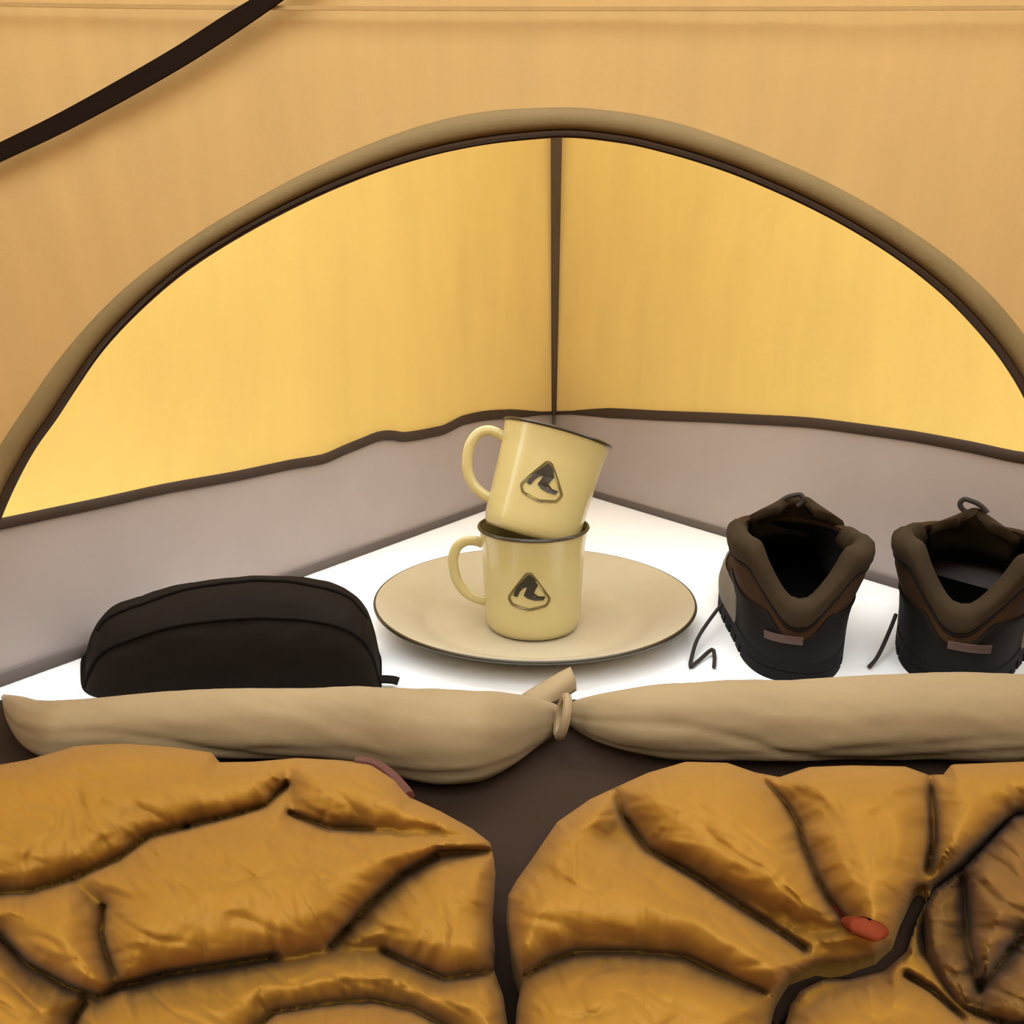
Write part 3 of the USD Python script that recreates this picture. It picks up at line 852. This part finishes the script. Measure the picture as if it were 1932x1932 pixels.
right_puffs = [
    ([(945, 1690), (965, 1655), (995, 1620), (1045, 1545), (1105, 1500), (1150, 1478), (1168, 1545), (1150, 1580), (1212, 1604), (1315, 1658), (1377, 1700), (1450, 1762), (1517, 1828), (1470, 1862), (1400, 1850), (1340, 1822), (1294, 1800), (1191, 1790), (1087, 1790), (1035, 1806), (984, 1842), (940, 1800)], 0.016, 0.034, 120),
    ([(975, 1860), (1035, 1818), (1087, 1800), (1191, 1799), (1294, 1809), (1340, 1832), (1400, 1862), (1450, 1876), (1432, 1930), (1440, 2010), (1440, 2240), (1200, 2300), (960, 2260), (960, 1960), (965, 1900)], 0.010, 0.030, 110),
    ([(1168, 1478), (1222, 1448), (1294, 1425), (1372, 1428), (1422, 1450), (1478, 1515), (1503, 1556), (1513, 1597), (1540, 1660), (1560, 1698), (1590, 1735), (1580, 1752), (1527, 1746), (1450, 1718), (1385, 1684), (1320, 1646), (1225, 1590), (1190, 1546)], 0.010, 0.036, 110),
    ([(1432, 1450), (1475, 1452), (1527, 1435), (1605, 1430), (1708, 1434), (1748, 1462), (1755, 1525), (1758, 1587), (1756, 1628), (1740, 1672), (1708, 1716), (1695, 1752), (1655, 1790), (1574, 1790), (1530, 1772), (1590, 1756), (1600, 1736), (1570, 1698), (1550, 1660), (1522, 1597), (1511, 1553), (1487, 1510)], 0.010, 0.036, 105),
    ([(1768, 1455), (1790, 1430), (1932, 1425), (2150, 1440), (2150, 1480), (1985, 1500), (1905, 1528), (1810, 1622), (1765, 1655), (1766, 1590), (1762, 1525)], 0.012, 0.028, 70),
    ([(1770, 1690), (1814, 1640), (1908, 1542), (1990, 1512), (2160, 1490), (2420, 1500), (2500, 1900), (2000, 1935), (1900, 1930), (1845, 1905), (1815, 1855), (1795, 1790), (1750, 1735)], -0.024, 0.006, 110),
    ([(1475, 1945), (1530, 1890), (1600, 1862), (1690, 1842), (1740, 1868), (1800, 1912), (1900, 1942), (2000, 1946), (2500, 1912), (2600, 2250), (1700, 2300), (1450, 2240), (1450, 2010)], 0.004, 0.028, 90),
    ([(950, 2270), (1200, 2312), (1450, 2250), (1700, 2312), (2620, 2262), (2800, E + 30), (950, E + 30)], 0.010, 0.034, 160),
]
mesh_l, hl = quilt(left_out, left_puffs, 0.040, 11, [
    ([(935, 1606), (828, 1609), (752, 1655), (690, 1712), (622, 1786)], 8, 0.024),
    ([(520, 1804), (414, 1822), (310, 1838), (222, 1862), (186, 1882), (130, 1862), (52, 1820), (0, 1764), (-100, 1722)], 8, 0.022),
    ([(540, 1480), (500, 1520), (430, 1540), (350, 1560)], 6, 0.012), ([(545, 1535), (620, 1562), (700, 1566)], 6, 0.010),
    ([(197, 1712), (190, 1765), (215, 1840)], 6, 0.010), ([(475, 1948), (517, 1911), (600, 1896), (700, 1888), (780, 1905), (860, 1948)], 6, 0.010), ([(350, 1560), (280, 1578), (220, 1622), (140, 1657), (60, 1682), (-200, 1694)], 6, 0.008), ([(130, 1990), (138, 1930), (160, 1892)], 7, 0.014), ([(725, 1794), (776, 1820), (838, 1846), (925, 1834)], 6, 0.012)])
mesh_r, hr = quilt(right_out, right_puffs, 0.040, 23, [
    ([(1160, 1489), (1175, 1540), (1222, 1604), (1315, 1656), (1377, 1698), (1450, 1745), (1517, 1790)], 8, 0.022),
    ([(984, 1846), (1035, 1812), (1087, 1796), (1191, 1795), (1294, 1804), (1340, 1827), (1440, 1870)], 6, 0.012),
    ([(1424, 1455), (1481, 1513), (1507, 1556), (1517, 1597), (1543, 1660), (1563, 1696), (1600, 1742)], 6, 0.014),
    ([(1756, 1460), (1760, 1525), (1762, 1590), (1750, 1640)], 8, 0.024),
    ([(1710, 1840), (1760, 1870), (1815, 1920)], 8, 0.018), ([(1452, 2010), (1458, 1940), (1476, 1890)], 9, 0.022)], hole=([(1468, 1925), (1478, 1888), (1500, 1856), (1545, 1834), (1600, 1832), (1660, 1818), (1698, 1786), (1714, 1735), (1736, 1690)], 15))
sb = thing("sleeping_bag", "mustard quilted sleeping bag crumpled on the left side of the tent floor", "sleeping bag", group="two mustard sleeping bags")
obj("quilted_shell", mesh_l, "bag", sb, smooth=True)
bp_ = [(672, 1437), (700, 1441), (728, 1456), (752, 1478), (772, 1503)]
obj("edge_binding", tube(smooth_path([at_z(u, v, 0.044) for u, v in bp_], 24), 0.0032, 8), "maroon", sb)
sb2 = thing("sleeping_bag", "mustard quilted sleeping bag folded over on the right, with a small red tag", "sleeping bag", group="two mustard sleeping bags")
obj("quilted_shell", mesh_r, "bag", sb2, smooth=True)
shade_px = [(1462, 1932), (1474, 1892), (1498, 1856), (1545, 1834), (1600, 1832), (1660, 1818), (1700, 1784), (1716, 1735), (1735, 1692), (1752, 1668)]
shade_path = smooth_path([at_z(u, v, 0.033) for u, v in shade_px], 60)
obj("shade_strip", tube(shade_path, (0.0044 + 0.0012 * np.sin(np.linspace(0, 15, 60))) * np.clip(np.minimum(np.linspace(0.3, 8, 60), np.linspace(8, 0.3, 60)), 0.3, 1), 12, flat=0.6, up=(0, 0, 1)), "bag_shade", sb2, smooth=True)  # dark strip laid in the gap, stands in for shade between the puffs
brown_out = [(1742, 1712), (1762, 1676), (1814, 1640), (1862, 1590), (1908, 1540), (1990, 1515), (2160, 1495), (2420, 1500), (2500, 1900), (2000, 1935), (1900, 1930), (1846, 1912), (1812, 1902), (1778, 1850), (1752, 1790)]
brown_puffs = [
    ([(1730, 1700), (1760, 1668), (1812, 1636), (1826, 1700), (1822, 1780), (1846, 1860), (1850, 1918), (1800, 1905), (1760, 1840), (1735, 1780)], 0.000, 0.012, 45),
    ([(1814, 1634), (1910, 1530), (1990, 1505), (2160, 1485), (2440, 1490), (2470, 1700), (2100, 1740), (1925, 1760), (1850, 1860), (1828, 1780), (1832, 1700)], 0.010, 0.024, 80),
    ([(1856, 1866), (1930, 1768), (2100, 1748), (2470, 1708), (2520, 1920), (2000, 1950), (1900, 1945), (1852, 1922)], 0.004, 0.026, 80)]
mesh_n, _ = quilt(brown_out, brown_puffs, 0.036, 57, [([(1818, 1660), (1826, 1760), (1850, 1870)], 9, 0.012), ([(1850, 1866), (1925, 1764), (2100, 1744)], 9, 0.010)], CRUMPLE=2.6, EDGE=13.0)
tag(obj("brown_fold", mesh_n, "bag_brown", sb2, smooth=True), "brown crumpled fold darker than the shell")  # separate crumpled piece, browner and darker than the mustard shell
tg = [(1572, 1712), (1592, 1730), (1612, 1744), (1635, 1752), (1662, 1752)]
obj("tag", tube(smooth_path([at_z(u, v, hr(u, v) + 0.002) for u, v in tg], 20), 0.0022 + 0.0040 * np.clip(np.linspace(0, 1, 20) * 1.6 - 0.4, 0, 1) * np.sqrt(np.clip(1 - np.linspace(0, 1, 20) ** 8, 0.06, 1)), 14, flat=0.6, up=(0, 0, 1)), "red", sb2, smooth=True)
